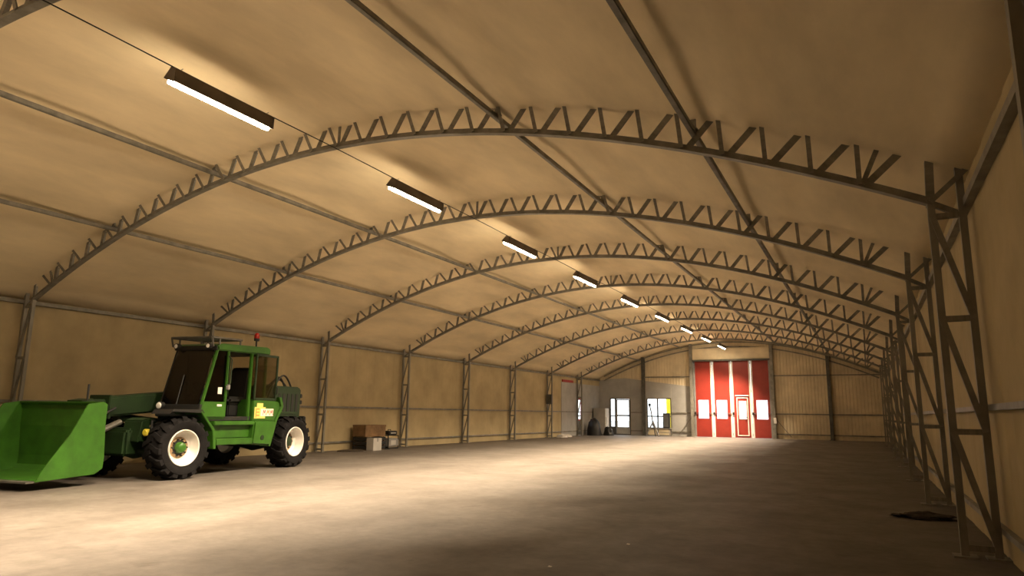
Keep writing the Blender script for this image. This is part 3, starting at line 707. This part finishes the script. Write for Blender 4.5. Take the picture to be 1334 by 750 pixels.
    for y in (-1.70, -.98): MB().prism([(4.09, .95), (4.19, 1.0), (4.15, .30), (4.09, .3)], y, y+.06).obj('bucket_bracket', 'dgreen', bk)
    return R
make_telehandler()

# ------------------------------------------------------------------ things along the left wall
cr = empty('wooden_crate', (-13.57, 17.15, 0), label='dark open crate under the brown board box by the left wall', cat='crate')
for z in (.02, .15, .28):
    MB().box(-.26, .26, -.46, -.44, z, z+.10).obj('slat', 'black', cr); MB().box(.24, .26, -.44, .44, z, z+.10).obj('slat', 'black', cr)
    MB().box(-.26, .26, .44, .46, z, z+.10).obj('slat', 'black', cr)
MB().box(-.24, .24, -.44, .44, .0, .02).obj('crate_floor', 'cardboard', cr)
for x in (-.24, .20):
    for y in (-.44, .40): MB().box(x, x+.04, y, y+.04, .02, .39).obj('corner_post', 'cardboard', cr)
bx = empty('brown_box', (-13.60, 17.17, .392), label='flat brown board box resting on the dark crate by the left wall', cat='box')
MB().box(-.24, .24, -.49, .49, 0, .33).obj('body', 'cardboard', bx, bevel=.008)
MB().box(-.25, .25, -.50, .50, .29, .345).obj('lid', 'cardboard', bx, bevel=.006)
wb = empty('white_carton', (-13.16, 16.86, 0), label='small pale carton standing in front of the dark crate', cat='carton')
MB().box(-.13, .13, -.20, .20, 0, .36).obj('body', 'offwhite', wb, bevel=.008)
MB().box(-.132, .132, -.03, .03, .362, .365).box(.1305, .1325, -.03, .03, .26, .362).obj('tape_strip', 'grey', wb)
gn = empty('portable_generator', (-13.50, 17.99, 0), label='small grey and black machine on the floor beside the crate', cat='machine')
MB().box(-.22, .22, -.27, .27, .06, .32).obj('engine_block', 'grey', gn, bevel=.03)
MB().box(.221, .235, -.16, .10, .12, .26).obj('front_panel', 'offwhite', gn, bevel=.004)
for y in (-.27, .24):
    MB().tube([(-.2, y+.015, .02), (-.2, y+.015, .40), (.2, y+.015, .40), (.2, y+.015, .02)], .016, 8).obj('carry_frame', 'black', gn)
for x in (-.2, .2): MB().tube([(x, -.255, .02), (x, .255, .02)], .018, 8).obj('skid', 'black', gn)
tb = empty('tool_case', (-13.50, 18.03, .417), label='small black case sitting on the grey machine', cat='case')
MB().box(-.16, .16, -.21, .21, 0, .13).obj('body', 'black', tb, bevel=.015)
MB().box(.1605, .168, -.12, .12, .05, .08).obj('trim_strip', 'offwhite', tb)
MB().tube([(.0, -.07, .13), (.0, -.07, .165), (.0, .07, .165), (.0, .07, .13)], .01, 8).obj('handle', 'black', tb)
def blob(name, m, loc, sx, sy, sz, seed, amp=.25, seg=22, parent=None, **tags):
    mb = MB(); vs = []; fs = []; rows = 10
    for i in range(rows+1):
        ph = math.pi/2*i/rows
        for k in range(seg):
            th = 2*math.pi*k/seg; d = Vector((math.cos(th)*math.cos(ph), math.sin(th)*math.cos(ph), math.sin(ph)))
            r = 1+amp*noise.noise(d*2.2+Vector((seed, 0, 0)))+amp*.5*noise.noise(d*5+Vector((0, seed, 0)))
            vs.append((d.x*sx*r, d.y*sy*r, max(0, d.z*sz*r)))
    for i in range(rows):
        for k in range(seg): fs.append((i*seg+k, i*seg+(k+1) % seg, (i+1)*seg+(k+1) % seg, (i+1)*seg+k))
    fs.append(tuple(range(seg))[::-1])
    mb.add(vs, fs); o = mb.obj(name, m, parent, smooth=True, **tags); o.location = loc; return o
blob('sweepings_heap', 'soil', (-13.45, 16.15, 0), .32, .5, .05, 3.3, .2, label='dark low heap of sweepings left of the dark crate', cat='heap')
blob('dirt_pile', 'soil', (.52, 9.66, 0), .34, .17, .06, 1.7, .5, label='dark patch of loose dirt on the floor by the right wall', cat='dirt')
# switch box on the seventh column
sb = empty('switch_box', (XI+.02, Y0+7*BAY-.09, 1.60), label='dark electrical switch box on the seventh left column', cat='switch box')
MB().box(-.25, .05, -.09, .05, 0, .46).obj('body', 'darkframe', sb, bevel=.012)
MB().box(-.19, .03, -.10, -.09, .04, .42).obj('cover', 'steel_dark', sb, bevel=.006)
sb.location.y = Y0+7*BAY-.10
# white sacks at its foot
for i, (x, y, sx, sy, sz) in enumerate(((-13.45, 31.95, .25, .42, .16), (-13.50, 32.75, .22, .34, .13))):
    blob('cement_sack', 'offwhite', (x, y, 0), sx, sy, sz, 5.1+i, .18, label=('pale sack lying at the foot of the seventh left column', 'pale sack farther along the wall, before the grey boarding')[i], cat='sack', group='pale sacks by the left wall')
# corner things
fg = empty('refrigerator', (-13.55, 37.90, 0), label='white refrigerator standing in the far left corner', cat='refrigerator')
MB().box(-.36, .32, -.30, .30, .03, 1.48).obj('body', 'offwhite', fg, bevel=.015)
MB().box(.325, .37, -.30, .30, .55, 1.48).obj('door', 'white', fg, bevel=.01); MB().box(.325, .37, -.30, .30, .04, .54).obj('door', 'white', fg, bevel=.01)
MB().tube([(.37, -.24, .62), (.40, -.24, .64), (.40, -.24, .95), (.37, -.24, .97)], .01, 8).obj('handle', 'grey', fg)
MB().box(-.32, .30, -.26, .26, 0, .03).obj('plinth', 'black', fg)
blob('black_sack', 'black', (-13.42, 36.40, 0), .40, .36, .90, 4.4, .14, label='tall slumped black sack in front of the refrigerator', cat='sack', group='black sacks in the corner')
blob('black_sack', 'black', (-12.78, 36.95, 0), .28, .28, .48, 12.9, .22, label='low black sack right of the tall black sack', cat='sack', group='black sacks in the corner')
# tripod work light and bench by the tall window
tp = empty('tripod_stand', (-10.38, 37.35, 0), label='thin tripod stand with small lamp head before the tall window', cat='tripod')
MB().tube([(.0, 0, .55), (-.08, 0, 1.25), (-.16, 0, 1.62)], .036, 8).obj('mast', 'darkframe', tp)
MB().box(-.23, -.11, -.05, .05, 1.60, 1.76).obj('lamp_head', 'black', tp, bevel=.02)
for a in (90, 210, 330):
    t = math.radians(a); lg = MB().tube([(0, 0, .78), (.42*math.cos(t), .42*math.sin(t), .012)], .032, 8).obj('leg', 'darkframe', tp)
    MB().tube([(0, 0, .42), (.22*math.cos(t), .22*math.sin(t), .385)], .014, 6).obj('leg_brace', 'darkframe', lg)
MB().tube([(0, 0, .74), (0, 0, .82)], .03, 10).obj('collar', 'black', tp)
bn = empty('trestle_bench', (-9.95, 38.1, 0), label='low grey trestle bench under the tall window', cat='bench')
MB().box(-.45, .35, -.2, .2, .40, .44).obj('bench_top', 'grey', bn, bevel=.006)
for x in (-.38, .28):
    for y in (-.16, .16): MB().beam((x, y*.8, .40), (x+(.05 if x > 0 else -.05), y, 0), .03, .03).obj('leg', 'grey', bn)
MB().beam((-.38, 0, .2), (.28, 0, .2), .025, .025).obj('stretcher', 'grey', bn)
bxx = empty('black_speaker_box', (-9.83, 38.1, .442), label='upright black box standing on the trestle bench', cat='box')
MB().box(-.17, .17, -.15, .15, 0, .80).obj('body', 'black', bxx, bevel=.015)
MB().box(-.14, .14, -.156, -.15, .06, .74).obj('front_panel', 'darkframe', bxx, bevel=.004)
# scraps on the floor
for i, q in enumerate(((-2.00, 6.28), (-2.24, 5.08))):
    o = MB().add([(-.02, -.012, 0), (.02, -.015, 0), (.022, .013, .004), (-.018, .015, .006), (-.02, -.012, .004), (.02, -.015, .004), (.022, .013, .008), (-.018, .015, .01)], [(0, 3, 2, 1), (4, 5, 6, 7), (0, 1, 5, 4), (1, 2, 6, 5), (2, 3, 7, 6), (3, 0, 4, 7)]).obj('paper_scrap', 'white', label=('tiny white paper scrap on the dark floor, right of the other', 'tiny white paper scrap on the dark floor, left of the other')[i], cat='scrap', group='paper scraps on the floor')
    o.location = (q[0], q[1], 0); o.scale = (.7, .7, .7)
